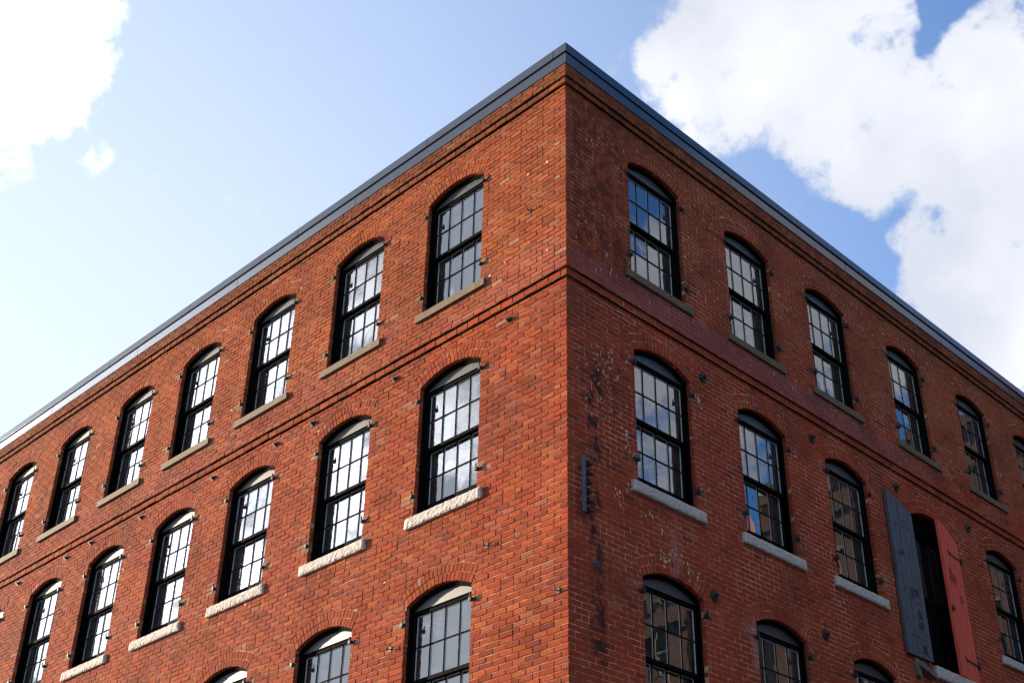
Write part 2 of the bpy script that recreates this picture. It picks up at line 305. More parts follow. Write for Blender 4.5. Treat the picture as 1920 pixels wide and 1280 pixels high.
# smooth value noise for brick colours
_vn = {}
def vnoise(x, y, seed):
    g = _vn.setdefault(seed, np.random.default_rng(seed).random((64, 64)))
    xi, yi = int(math.floor(x)), int(math.floor(y)); fx, fy = x-xi, y-yi; fx = fx*fx*(3-2*fx); fy = fy*fy*(3-2*fy)
    a, b = g[xi % 64, yi % 64], g[(xi+1) % 64, yi % 64]; c, d = g[xi % 64, (yi+1) % 64], g[(xi+1) % 64, (yi+1) % 64]
    return (a*(1-fx)+b*fx)*(1-fy)+(c*(1-fx)+d*fx)*fy
def lerp(a, b, f): return tuple(x+(y-x)*f for x, y in zip(a, b))
def sstep(x, a, b):
    f = min(1, max(0, (x-a)/(b-a))); return f*f*(3-2*f)
def tint(side, t, z):
    """fired colour and staining of one brick"""
    r = random.random()
    pal = [(.34, .062, .024), (.31, .052, .022), (.305, .052, .025), (.36, .072, .022), (.25, .042, .021)]
    c = pal[int(random.random()*5)]
    top = sstep(z, -3.3, -3.1)
    n1 = vnoise(t*.9+3, z*1.3+50, 1); n2 = vnoise(t*2.3, z*3.1+70, 2)
    if side == 'L':
        og = top*sstep(z, -3.1, -2.2)
        c = lerp(c, (.37, .115, .040), .42*og)                    # top storey more orange
        c = lerp(c, (.35, .088, .054), .35*(1-og)*sstep(t, 0, 6))
        if -3.25 < z < -2.55: c = lerp(c, (.40, .13, .09), .45*n1+.1)
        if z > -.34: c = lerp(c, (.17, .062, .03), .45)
        d = sstep(t, 3, 9)*.25; c = lerp(c, (.32, .075, .040), d)
    else:
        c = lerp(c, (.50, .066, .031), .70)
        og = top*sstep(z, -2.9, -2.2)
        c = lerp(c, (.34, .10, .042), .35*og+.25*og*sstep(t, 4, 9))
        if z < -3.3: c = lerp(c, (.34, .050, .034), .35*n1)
    for o in OPN[side]:
        if o['w'] < 1.3 and .01 < abs(t-o['c'])-o['w']/2 < .17 and (abs(z-o['zs']+.19) < .04 or abs(z-o['bot']-.27) < .04):
            c = lerp(c, (.34, .20, .13) if side == 'L' else (.13, .05, .035), .75)
    for o in OPN[side]:                     # dirt washed down from under the sills
        if abs(t-o['c']) < o['so']+.06 and 0 < o['sb']-z < .75:
            e = .45+.55*sstep(abs(t-o['c']), .35, .62)
            c = lerp(c, (.10, .042, .030), .55*e*(1-(o['sb']-z)/.75)*sstep(vnoise(t*6, z*1.2, 31), .25, .7))
    if r < .05: c = lerp(c, (.10, .035, .026), .5)
    elif r < .14: c = lerp(c, (.48, .13, .040), .5 if side == 'L' else .3)
    elif r < .19: c = lerp(c, (.40, .17, .11), .4 if side == 'L' else .2)
    elif r < .197: c = lerp(c, (.50, .32, .22), .5 if side == 'L' else .25)
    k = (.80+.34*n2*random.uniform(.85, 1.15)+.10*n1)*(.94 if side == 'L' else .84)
    return tuple(x*k*random.uniform(.93, 1.07) for x in c)

def clip(poly, nx, nz, d):
    """keep the part of a convex polygon where nx*x + nz*z >= d"""
    out = []; n = len(poly)
    for i in range(n):
        a, b = poly[i], poly[(i+1) % n]; da, db = nx*a[0]+nz*a[1]-d, nx*b[0]+nz*b[1]-d
        if da >= 0: out.append(a)
        if (da >= 0) != (db >= 0):
            f = da/(da-db); out.append((a[0]+(b[0]-a[0])*f, a[1]+(b[1]-a[1])*f))
    return out
def area(p): return .5*abs(sum(p[i][0]*p[(i+1) % len(p)][1]-p[(i+1) % len(p)][0]*p[i][1] for i in range(len(p)))) if len(p) > 2 else 0
RO = .205                                                # two rowlock rings
def cut_arches(side, poly, gap):
    for o in OPN[side]:
        R2 = o['R']+RO; hx = o['w']/2+.12
        x0, x1 = min(p[0] for p in poly), max(p[0] for p in poly); z0, z1 = min(p[1] for p in poly), max(p[1] for p in poly)
        if x1 < o['c']-hx or x0 > o['c']+hx or z1 < o['zs']-.005 or z0 > o['cz']+R2+.01: continue
        mx, mz = (x0+x1)/2, (z0+z1)/2
        best, ba = [], 0
        th = o['th']; C = (o['c'], o['cz'])
        cands = []
        # outside the two skew lines
        for sg in (-1, 1):
            nx, nz = sg*math.cos(th), -math.sin(th); cands.append((nx, nz, nx*C[0]+nz*C[1]+gap))
        for px in (x0, mx, x1):
            dx, dz = px-C[0], mz-C[1]; l = math.hypot(dx, dz); cands.append((dx/l, dz/l, (dx*C[0]+dz*C[1])/l+R2+gap))
        for nx, nz, d in cands:
            q = clip(poly, nx, nz, d); a = area(q)
            if a > ba: best, ba = q, a
        poly = best
        if ba < 1e-6: return []
    return poly

def emit_brick(mb, side, poly, front, depth, col, jit=True):
    """poly: convex outline in (t, z); adds a worn brick with an eased arris"""
    if area(poly) < .0009: return
    n = len(poly)
    cx = sum(p[0] for p in poly)/n; cz = sum(p[1] for p in poly)/n
    if jit: poly = [(x+random.uniform(-.0026, .0026), z+random.uniform(-.0020, .0020)) for x, z in poly]
    # mid points on the long sides make the edge wander
    pl = []
    for i in range(n):
        a, b = poly[i], poly[(i+1) % n]; pl.append(a); L = math.hypot(b[0]-a[0], b[1]-a[1])
        if L > .12:
            nx, nz = (b[1]-a[1])/L, -(b[0]-a[0])/L
            for f in (.33, .67):
                j = random.uniform(-.0018, .0018); pl.append((a[0]+(b[0]-a[0])*f+nx*j, a[1]+(b[1]-a[1])*f+nz*j))
    n = len(pl)
    q_ = 1 if side == 'L' else .35
    f0 = front+max(-.0028*q_, random.gauss(0, .0016)*q_); tx, tz = random.gauss(0, .008)*q_, random.gauss(0, .018)*q_
    def nn(x, z): return f0+(x-cx)*tx+(z-cz)*tz
    hx = max(abs(p[0]-cx) for p in pl); hz = max(abs(p[1]-cz) for p in pl); e = .0035
    sx, sz = max(.3, 1-e/max(hx, .01)), max(.3, 1-e/max(hz, .01))
    inn = [P3(side, cx+(x-cx)*sx, nn(x, z), cz+(z-cz)*sz) for x, z in pl]
    mid = [P3(side, x, nn(x, z)-(.003 if side == 'L' else .0018), z) for x, z in pl]
    bak = [P3(side, x, front-depth, z) for x, z in pl]
    fl = side == 'L'
    fs = [tuple(range(n))]+[(i, i+n, (i+1) % n+n, (i+1) % n) for i in range(n)]+[(i+n, i+2*n, (i+1) % n+2*n, (i+1) % n+n) for i in range(n)]
    if fl: fs = [tuple(reversed(f)) for f in fs]
    mb.poly(inn+mid+bak, fs, 0, col)
def emit_mortar(mb, side, poly, front, mi=1):
    if len(poly) < 3 or area(poly) < 1e-7: return
    p = [P3(side, x, front, z) for x, z in poly]
    mb.face(p[::-1] if side == 'L' else p, mi)

TMAX = {'L': 21.5, 'R': 18.5}; ZLOW = -10.0
def solid(side, z0, z1):
    """stretches of wall in a course once doors, windows and sills are left out"""
    zc = (z0+z1)/2; cuts = []
    for o in OPN[side]:
        if o['bot'] < zc < o['zs']: cuts.append((o['c']-o['w']/2, o['c']+o['w']/2))
        elif o['sb'] < zc <= o['bot'] and z1 < o['bot']+.012 and z0 > o['sb']-.02: cuts.append((o['c']-o['so'], o['c']+o['so']))
    cuts.sort(); return cuts
def course(side, mb, z0, z1, proud, idx, flem=False):
    j = (.0098 if side == 'L' else .0088)/2; t0 = -proud
    # joint grid
    js = [t0]; t = t0
    even = (idx % 2 == 0) if side == 'L' else (idx % 2 == 1)
    first = True; k = 0
    while t < TMAX[side]:
        if first: L = .2 if even else .1; first = False
        elif flem: L = .2 if k % 2 else .1; k += 1
        else: L = .2
        t += L*random.uniform(.985, 1.015)+(-.0 if flem else 0); js.append(t)
        if not flem:      # keep the bond from drifting
            n = round((t-t0-(0 if even else .1))/.2); tt = t0+(0 if even else .1)+n*.2; js[-1] = t = t+(tt-t)*.6
    js[-1] = TMAX[side]
    cuts = solid(side, z0, z1); segs = []; a = t0
    for c0, c1 in cuts: segs.append((a, c0)); a = c1
    segs.append((a, TMAX[side]))
    for a, b in segs:
        if b-a < .02: continue
        e = [a]+[q for q in js if a+.045 < q < b-.045]+[b]
        for i in range(len(e)-1):
            x0, x1 = e[i], e[i+1]
            fl, fr = (i == 0), (i == len(e)-2)
            corner = fl and x0 == t0
            bx0 = x0+(0 if fl else j)+(random.uniform(-.005, .005) if fl and not corner else 0)+(random.uniform(.0005, .0065) if corner else 0)
            bx1 = x1-(0 if fr else j)+(random.uniform(-.005, .005) if fr and x1 < TMAX[side]-.01 else 0)
            if x1 <= x0: continue
            cell = [(x0, z0), (x1, z0), (x1, z1), (x0, z1)]
            mc = list(cell)
            if corner: mc = [(x0+.006, z0), (x1, z0), (x1, z1), (x0+.006, z1)]
            mcut = cut_arches(side, mc, 0)
            emit_mortar(mb, side, mcut, proud-(.0068 if side == 'L' else .0030))
            if corner and side == 'R' and not even: pass
            br = [(bx0, z0+j), (bx1, z0+j), (bx1, z1-j), (bx0, z1-j)]
            if i % 3 == 0 and random.random() < .5:
                dz = random.uniform(-.0015, .0015); br = [(x, z+dz) for x, z in br]
            cx, cz = (x0+x1)/2, (z0+z1)/2
            br = cut_arches(side, br, j)
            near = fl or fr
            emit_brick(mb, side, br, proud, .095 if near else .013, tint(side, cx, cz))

def arch_bricks(side, mb, o):
    R, C, th = o['R'], (o['c'], o['cz']), o['th']
    fn = .0005
    for ring, (ra, rb) in enumerate(((R, R+.096), (R+.105, R+.2))):
        n = int(round(2*th*(ra+.03)/.0675)); w = 2*th/n
        for k in range(n):
            a0, a1 = -th+k*w, -th+(k+1)*w; g = .0042/ra
            a0 += g; a1 -= g; dr = random.uniform(-.003, .003)
            pts = [(C[0]+r*math.sin(a), C[1]+r*math.cos(a)) for r, a in ((ra+dr, a0), (ra+dr, a1), (rb+dr, a1), (rb+dr, a0))]
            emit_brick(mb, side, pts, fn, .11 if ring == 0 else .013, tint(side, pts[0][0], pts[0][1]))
    N = 14
    for k in range(N):
        a0, a1 = -th+2*th*k/N, -th+2*th*(k+1)/N
        pts = [(C[0]+r*math.sin(a), C[1]+r*math.cos(a)) for r, a in ((R+.004, a0), (R+.004, a1), (R+RO+.002, a1), (R+RO+.002, a0))]
        emit_mortar(mb, side, pts, -.0068 if side == 'L' else -.0030)
        q = [P3(side, C[0]+(R+.004)*math.sin(a), n_, C[1]+(R+.004)*math.cos(a)) for a, n_ in ((a0, -.006), (a1, -.006), (a1, -.25), (a0, -.25))]
        mb.face(q, 1)
    # mortar behind the jamb bricks
    for sg in (-1, 1):
        x = o['c']+sg*(o['w']/2+.005)
        mb.face([P3(side, x, -.006, o['sb']), P3(side, x, -.25, o['sb']), P3(side, x, -.25, o['zs']+.01), P3(side, x, -.006, o['zs']+.01)], 1)
    # second half-brick of the reveal
    z = o['bot']
    i = 0
    while o['w'] > 1.3 and z < o['zs']-.02:
        for sg in (-1, 1):
            x = o['c']+sg*(o['w']/2); a, b = sorted((x, x+sg*.06))
            mb.poly([P3(side, q, n_, zz) for zz in (z+.004, z+.062) for n_ in (-.105, -.235) for q in (a, b)],
                    [(0, 2, 3, 1), (4, 5, 7, 6), (0, 1, 5, 4), (2, 6, 7, 3), (0, 4, 6, 2), (1, 3, 7, 5)], 0, tint(side, x, z))
        z += .0675

BLD = thing('brick_building', 'red brick mill building with arched multi-pane windows and dark metal roof edge', 'building')

def build_wall(side):
    mb = MB(); belts = MB(); belt2 = MB()
    idx = 0
    z = -.04+.0
    A = .195/3
    for k in range(3): course(side, mb, z-A, z, .064, idx); z -= A; idx += 1
    course(side, belts, -.325, -.235, .034, idx); idx += 1; z = -.325
    c = 2.9/43
    for k in range(43):
        fl = (k % 8) == 5
        if k == 42: course(side, belt2, z-c, z, .066, idx)
        else: course(side, mb, z-c, z, 0, idx, fl)
        z -= c; idx += 1
    course(side, belt2, -3.325, -3.225, .034, idx); idx += 1; z = -3.325; c = .0668; k = 0
    while z > ZLOW:
        course(side, mb, z-c, z, 0, idx, (k % 8) == 5); z -= c; idx += 1; k += 1
    for o in OPN[side]: arch_bricks(side, mb, o)
    # lime wash on the ledge joint and slopped mortar
    def smear(t, zz, w, h):
        n = 9; ph = random.random()*6
        pts = [(t+w/2*math.cos(2*math.pi*i/n+ph)*random.uniform(.6, 1.15), zz+h/2*math.sin(2*math.pi*i/n+ph)*random.uniform(.6, 1.15)) for i in range(n)]
        for o in OPN[side]:
            if abs(t-o['c']) < o['w']/2+.04 and o['sb'] < zz < o['cz']+o['R']+.02: return
        p = [P3(side, x, .0048, y) for x, y in pts]; mb.face(p[::-1] if side == 'L' else p, 2)
    if side == 'R':
        for _ in range(560):
            t = random.uniform(.15, 14.5); zz = random.uniform(-3.0, -.4)
            if vnoise(t*.8, zz*1.4+9, 21) < .42: continue
            smear(t, zz, random.uniform(.008, .024), random.uniform(.03, .085))
        for _ in range(70):
            t = .62+random.gauss(0, .18); zz = -4.0-abs(random.gauss(0, .5)); smear(t, zz, random.uniform(.01, .03), random.uniform(.02, .06))
        for (t, zz) in [(1.35, -5.95), (1.55, -6.05), (1.75, -6.25), (1.95, -6.4), (1.62, -6.42), (1.5, -6.35), (2.15, -6.45), (1.0, -5.7), (.98, -5.0), (1.0, -5.2), (2.35, -4.0), (2.42, -4.15), (.75, -5.85), (.8, -6.0)]:
            for _ in range(5): smear(t+random.gauss(0, .05), zz+random.gauss(0, .05), random.uniform(.01, .04), random.uniform(.02, .06))
        for o in OPN[side]:
            if o['zs'] > -3 or o['w'] > 1.3: continue
            for sg in (-1, 1):
                for hz_ in (o['zs']-.19, o['bot']+.27):
                    x = o['c']+sg*(o['w']/2+.09)
                    for _ in range(7): smear(x+random.choice((-.05, .07, .12, 0))*random.uniform(.8, 1.2), hz_+random.choice((-.05, .05, .10))*random.uniform(.7, 1.2), *random.choice(((.012, .05), (.06, .012))))
    else:
        for _ in range(90):
            t = random.uniform(.1, 17); zz = random.uniform(-9, -.4)
            if vnoise(t*.9+4, zz*1.1+9, 22) < .5: continue
            smear(t, zz, random.uniform(.02, .06), random.uniform(.012, .045))
        for _ in range(4):
            t = random.uniform(.1, 1.2); zz = random.uniform(-3, -.45); smear(t, zz, random.uniform(.015, .04), random.uniform(.02, .06))
    mb.build('wall', [BRICK, MORTAR, PALE], BLD, fix=False, tint=True)
    for q in (belts, belt2): q.build('belt_course', [BRICK, MORTAR], BLD, fix=False, tint=True)
build_wall('L'); build_wall('R')

# plain remainder of the shell: lower walls, far stretches, back, roof
mb = MB(); LX, RY = 26., 22.
def wq(a, b, c, d): mb.face([a, b, c, d], 0)
wq((-LX, 0, 0), (0, 0, 0), (0, 0, ZE+ZLOW+.02), (-LX, 0, ZE+ZLOW+.02)); wq((-LX, 0, ZE+ZLOW+.02), (-TMAX['L'], 0, ZE+ZLOW+.02), (-TMAX['L'], 0, ZE), (-LX, 0, ZE))
wq((0, 0, 0), (0, RY, 0), (0, RY, ZE+ZLOW+.02), (0, 0, ZE+ZLOW+.02)); wq((0, TMAX['R'], ZE+ZLOW+.02), (0, RY, ZE+ZLOW+.02), (0, RY, ZE), (0, TMAX['R'], ZE))
wq((-LX, 0, 0), (-LX, 0, ZE), (-LX, RY, ZE), (-LX, RY, 0)); wq((-LX, RY, 0), (-LX, RY, ZE), (0, RY, ZE), (0, RY, 0))
mb.build('wall', FLATBRICK, BLD, fix=False)
mb = MB(); mb.box(-LX+.02, .03, -.03, RY-.02, ZE-.02, ZE+.16); mb.build('roof', ROOFM, BLD)
mb = MB(); mb.box(-LX+.1, -.9, .9, RY-.1, .1, ZE-.1); mb.build('inner_core', DARKROOM, BLD)  # hidden dark core box inside the hollow shell, not a built wall

# ---- sheet metal fascia and coping with seams
def edge_profile(name, prof, seamsL, seamsR):
    mb = MB()
    def run(side, a, b, mitre):
        pa = [P3(side, (a if not mitre else -n_), n_, z) for n_, z in prof]; pb = [P3(side, b, n_, z) for n_, z in prof]
        for i in range(len(prof)-1):
            q = [pa[i], pb[i], pb[i+1], pa[i+1]]; mb.face(q if side == 'R' else q[::-1], 0)
        if mitre is False: mb.face(pa if side == 'L' else pa[::-1], 0)
        mb.face(pb[::-1] if side == 'L' else pb, 0)
    for side, ss, end in (('L', seamsL, LX), ('R', seamsR, RY)):
        e = [0]+ss+[end]
        for i in range(len(e)-1): run(side, e[i]+(.005 if i else 0), e[i+1]-(.005 if i < len(e)-2 else 0), i == 0)
    mb.build(name, FASCIA, BLD, fix=False)
edge_profile('fascia', [(.0, -.043), (.074, -.043), (.077, -.036), (.082, .118), (.02, .122)], [1.30+3.05*k-.10 for k in range(0, 9)][1:], [3.4+3.05*k for k in range(7)])
edge_profile('coping', [(.03, .128), (.100, .128), (.103, .136), (.097, .272), (.085, .285), (-.30, .292), (-.30, .16)], [.127]+[2.62+3.05*k for k in range(8)], [4.88+3.05*k for k in range(6)])

# ------------------------------------------------------------------ windows
def arc(R, cz, x0, x1, n=16): return [(x0+(x1-x0)*i/n, cz+math.sqrt(max(0, R*R-(x0+(x1-x0)*i/n)**2))) for i in range(n+1)]
PX = .243
def window_meshes(w):
    R = (w*w/4+RISE*RISE)/(2*RISE); cz = -(R-RISE); H = HW; hw = w/2; D = {}
    # fixed frame
    mb = MB()
    gi = PX*2+.049
    for s in (-1, 1):
        a, b = sorted((s*(hw+.012), s*(hw-.026))); mb.box(a, b, .058, .22, -H, .03)
        a, b = sorted((s*(hw-.026), s*(gi-.004))); mb.box(a, b, .078, .22, -H, .0)
        a, b = sorted((s*(gi-.004), s*(gi-.012))); mb.box(a, b, .095, .115, -H, -.052)
    th = math.asin(hw/R)
    for rr0, rr1, y0, y1 in ((R+.012, R-.020, .056, .22), (R-.020, R-.040, .076, .22)):
        N = 14
        for k in range(N):
            a0, a1 = -th+2*th*k/N, -th+2*th*(k+1)/N
            mb.prism([(r*math.sin(a), cz+r*math.cos(a)) for r, a in ((rr1, a0), (rr1, a1), (rr0, a1), (rr0, a0))], y0, y1)
    mb.box(-hw+.03, hw-.03, .092, .22, -.050, -.044)      # drip under the board
    mb.box(-hw+.03, hw-.03, .090, .26, -H, -H+.075)       # wooden subsill
    D['frame'] = mb.build('frame', BLACK, bevel=.0, ob=False)
    mb = MB(); top = arc(R-.035, cz, -(hw-.03), hw-.03)
    mb.prism([(-(hw-.03), -.044), (hw-.03, -.044)]+top[::-1], .100, .130); D['arched_panel'] = mb.build('arched_panel', BOARD, ob=False)
    def sash(z1, z0, g1, g0, yf, name):
        mb = MB(); yb = yf+.04; gx = PX*2; mid = (g1+g0)/2
        mb.box(-gi, -gx, yf, yb, z0, z1); mb.box(gx, gi, yf, yb, z0, z1)
        mb.box(-gx, gx, yf, yb, g1, z1); mb.box(-gx, gx, yf, yb, z0, g0)
        for k in (-1, 0, 1): mb.box(k*PX-.0095, k*PX+.0095, yf+.017, yb-.014, g0, g1)
        xs = [-2*PX, -PX-.0095, -PX+.0095, -.0095, .0095, PX-.0095, PX+.0095, 2*PX]
        for k in range(4): mb.box(xs[2*k], xs[2*k+1], yf+.018, yb-.014, mid-.0085, mid+.0085)
        D[name] = mb.build('sash', BLACK, bevel=.0025, ob=False)
        mb = MB()
        for k in (-1, 0, 1): mb.box(k*PX-.016, k*PX+.016, yb-.0155, yb+.006, g0, g1)
        for s in (-1, 1): a, b = sorted((s*gx, s*(gx-.012))); mb.box(a, b, yb-.0155, yb+.006, g0, g1)
        for k in range(4):
            a = -gx+k*PX+(.016 if k else .012); b = -gx+(k+1)*PX-(.016 if k < 3 else .012)
            mb.box(a, b, yb-.0150, yb+.005, mid-.010, mid+.010); mb.box(a, b, yb-.0150, yb+.005, g1-.010, g1)
        D[name+'_bar'] = mb.build('glazing_bars', BAR, ob=False)
        for var in range(4):
            mb = MB(); r = random.Random(100+var*7+len(name))
            for a in range(4):
                for b in range(2):
                    x0, x1 = -gx+a*PX, -gx+(a+1)*PX; q0, q1 = (g0, mid) if b == 0 else (mid, g1)
                    cx, cy = (x0+x1)/2, (q0+q1)/2; tx, tz = r.gauss(0, .006), r.gauss(0, .005); y = yb-.012
                    mb.face([(x, y+(x-cx)*tx+(z-cy)*tz, z) for x, z in ((x0, q0), (x1, q0), (x1, q1), (x0, q1))])
            D[name+'_pane%d' % var] = mb.build('glass', GLASS, fix=False, ob=False)
    sash(-.052, -.885, -.094, -.842, .105, 'up'); sash(-.842, -1.66, -.880, -1.585, .150, 'lo')
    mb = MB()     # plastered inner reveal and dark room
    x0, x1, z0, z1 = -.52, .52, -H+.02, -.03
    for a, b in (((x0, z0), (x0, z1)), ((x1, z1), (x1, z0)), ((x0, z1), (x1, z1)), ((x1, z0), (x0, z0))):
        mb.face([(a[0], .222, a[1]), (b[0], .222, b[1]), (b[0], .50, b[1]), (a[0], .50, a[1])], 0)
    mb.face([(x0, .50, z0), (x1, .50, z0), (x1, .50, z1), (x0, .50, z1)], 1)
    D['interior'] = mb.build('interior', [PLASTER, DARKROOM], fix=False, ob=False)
    return D
WM = {s: window_meshes(WW[s]) for s in 'LR'}

def sill_mesh(kind, half, h, proud, seed):
    """stone sill: local origin at the middle of its top front line in the wall plane"""
    r = random.Random(seed); mb = MB()
    nx = 44 if kind == 'rock' else 16; nz = 6 if kind == 'rock' else 3
    fr = []
    for j in range(nz+1):
        for i in range(nx+1):
            x = -half+2*half*i/nx; z = -h+h*j/nz; edge = i in (0, nx) or j in (0, nz)
            a = .0042 if kind == 'rock' else .0015
            y = -proud-(.010 if kind == 'rock' and not edge else 0)+r.uniform(-a, a)*(.6 if edge else 1)
            q = .004 if kind == 'rock' else .001
            fr.append((x+r.uniform(-q, q), y, z+(r.uniform(-q, q))))
    fs = []
    for j in range(nz):
        for i in range(nx): k = j*(nx+1)+i; fs.append((k, k+1, k+nx+2, k+nx+1))
    nb = len(fr); bk = [(x, .12, z) for x, y, z in fr]
    ring = [i for i in range(nx+1)]+[(nx+1)*j+nx for j in range(1, nz+1)]+[nz*(nx+1)+i for i in range(nx-1, -1, -1)]+[(nx+1)*j for j in range(nz-1, 0, -1)]
    for a, b in zip(ring, ring[1:]+ring[:1]): fs.append((b, a, a+nb, b+nb))
    mb.poly(fr+bk, fs)
    return mb.build('sill', GRANITE if kind == 'rock' else SANDSTONE, ob=False, smooth=False)
SILLS = {'rock': [sill_mesh('rock', .66, .134, .036, s) for s in (1, 2, 3, 4)], 'smooth': [sill_mesh('smooth', .66, .105, .036, s) for s in (5, 6)]}

def pintle_mesh():
    mb = MB(); mb.box(-.085, .0, -.008, .02, -.018, .018)        # plate
    mb.box(-.034, .002, -.042, -.006, -.022, .020); mb.cyl((-.016, -.034, .015), .009, .05, 'z', 10)
    return mb.build('shutter_pintle', IRON, ob=False, bevel=.002)
PINT = pintle_mesh()
PINTM = PINT.copy(); PINTM.transform(Matrix.Scale(-1, 4, (1, 0, 0))); PINTM.flip_normals()

wn = 0
for (side, row), cs in CEN.items():
    for i, c in enumerate(cs):
        D = WM[side]; sgn = -1 if side == 'L' else 1
        w = bpy.data.objects.new('window', None); COL.objects.link(w); w.parent = BLD
        w.location = (-c, 0, ZE+ZS[row]) if side == 'L' else (0, c, ZE+ZS[row])
        if side == 'R': w.rotation_euler = (0, 0, math.pi/2)
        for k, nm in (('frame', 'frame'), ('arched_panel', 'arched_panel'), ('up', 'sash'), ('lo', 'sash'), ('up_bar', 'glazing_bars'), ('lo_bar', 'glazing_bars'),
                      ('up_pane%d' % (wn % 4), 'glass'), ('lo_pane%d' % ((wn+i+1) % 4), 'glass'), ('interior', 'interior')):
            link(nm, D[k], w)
        s = link('sill', SILLS['smooth' if row == 'T' else 'rock'][wn % (2 if row == 'T' else 4)], w); s.location = (0, 0, -HW)
        hw = WW[side]/2
        for sg in (-1, 1):
            for zz in (-.19, -HW+.27):
                p = link('shutter_pintle', PINT if sg < 0 else PINTM, w); p.location = (sg*hw, 0, zz+random.uniform(-.02, .02))
        wn += 1

# ------------------------------------------------------------------ loading door with shutters (right facade)
def facade_empty(name, t, z, parent=BLD):
    e = bpy.data.objects.new(name, None); COL.objects.link(e); e.parent = parent; e.location = (0, t, ZE+z); e.rotation_euler = (0, 0, math.pi/2); return e
d = facade_empty('loading_door', DOOR['c'], DOOR['zs'])
w, rise = DOOR['w'], DOOR['rise']; R = (w*w/4+rise*rise)/(2*rise); cz = -(R-rise); H = DOOR['zs']-DOOR['bot']; hw = w/2
mb = MB()
for s in (-1, 1):
    a, b = sorted((s*(hw+.012), s*(hw-.07))); mb.box(a, b, .11, .30, -H, .03)
    a, b = sorted((s*(hw-.07), s*(hw-.11))); mb.box(a, b, .15, .30, -H, -.02)
th = math.asin(hw/R)
for k in range(14):
    a0, a1 = -th+2*th*k/14, -th+2*th*(k+1)/14
    mb.prism([(r*math.sin(a), cz+r*math.cos(a)) for r, a in ((R-.06, a0), (R-.06, a1), (R+.012, a1), (R+.012, a0))], .11, .30)
mb.box(-hw+.07, hw-.07, .13, .30, -.10, -.02)
mb.build('frame', BLACK, d)
mb = MB(); mb.prism([(-hw+.05, -.02), (hw-.05, -.02)]+arc(R-.05, cz, -(hw-.05), hw-.05)[::-1], .17, .20); mb.build('arched_panel', BLACK, d)
for s, nm in ((-1, 0), (1, 1)):
    mb = MB(); a, b = sorted((s*.004, s*(hw-.11)))
    mb.box(a, a+.07, .20, .24, -H+.02, -.10); mb.box(b-.07, b, .20, .24, -H+.02, -.10)
    for z0, z1 in ((-.18, -.10), (-1.22, -1.12), (-H+.02, -H+.18)): mb.box(a+.07, b-.07, .20, .24, z0, z1)
    mb.box(a+.07, b-.07, .225, .235, -H+.18, -1.22); mb.build('door_leaf', BLACK, d)
    mb = MB(); mb.face([(a+.07, .222, -1.12), (b-.07, .222, -1.12), (b-.07, .222, -.18), (a+.07, .222, -.18)]); mb.build('glass', GLASS, d, fix=False)
mb = MB(); mb.box(-hw, hw, .32, .34, -H, .2); mb.build('interior', DARKROOM, d)
mb = MB()
sm = sill_mesh('rock', .70, .17, .05, 9)
s = link('sill', sm, d); s.location = (.03, 0, -H)

def shutter(name_label, col, grime, grain_rough, leafw, zb, zh, zf, side, holes):
    """leaf in local coords: hinge at x = 0, free edge at x = leafw, zh / zf = top height at hinge / free edge; front at y = 0"""
    M = m_paint('shutter_paint', col, grain_rough, .004, .4, grime)
    mb = MB(); nb = 5; g = .009
    def top(x):
        f = x/leafw; return zh+(zf-zh)*math.sin(f*math.pi/2)**.85
    for k in range(nb):
        x0, x1 = leafw*k/nb+g/2, leafw*(k+1)/nb-g/2
        pts = [(x0, zb), (x1, zb)]+[(x1+(x0-x1)*q/5, top(x1+(x0-x1)*q/5)) for q in range(6)]
        mb.prism(pts, random.uniform(-.001, .001), .022)
    # backing boards and sheet-metal patches with lapped horizontal edges
    pts = [(0.001, zb+.001), (leafw-.001, zb+.001)]+[(leafw*(1-q/8), top(leafw*(1-q/8))-.003) for q in range(9)]; pts[-1] = (.001, zh-.003); pts[2] = (leafw-.001, zf-.003)
    mb.prism(pts, .0225, .045)
    r = random.Random(col[0]*1000)
    for k in range(18):
        x0 = leafw*r.randrange(nb)/nb+.01; z0 = zb+.05+(zh-zb-.15)*r.random(); wv = leafw/nb*r.choice((1, 1, 2))-.02; wv = min(wv, leafw-x0-.01)
        mb.box(x0, x0+wv, -.0035, .001, z0, z0+r.uniform(.10, .26))
    return mb, M
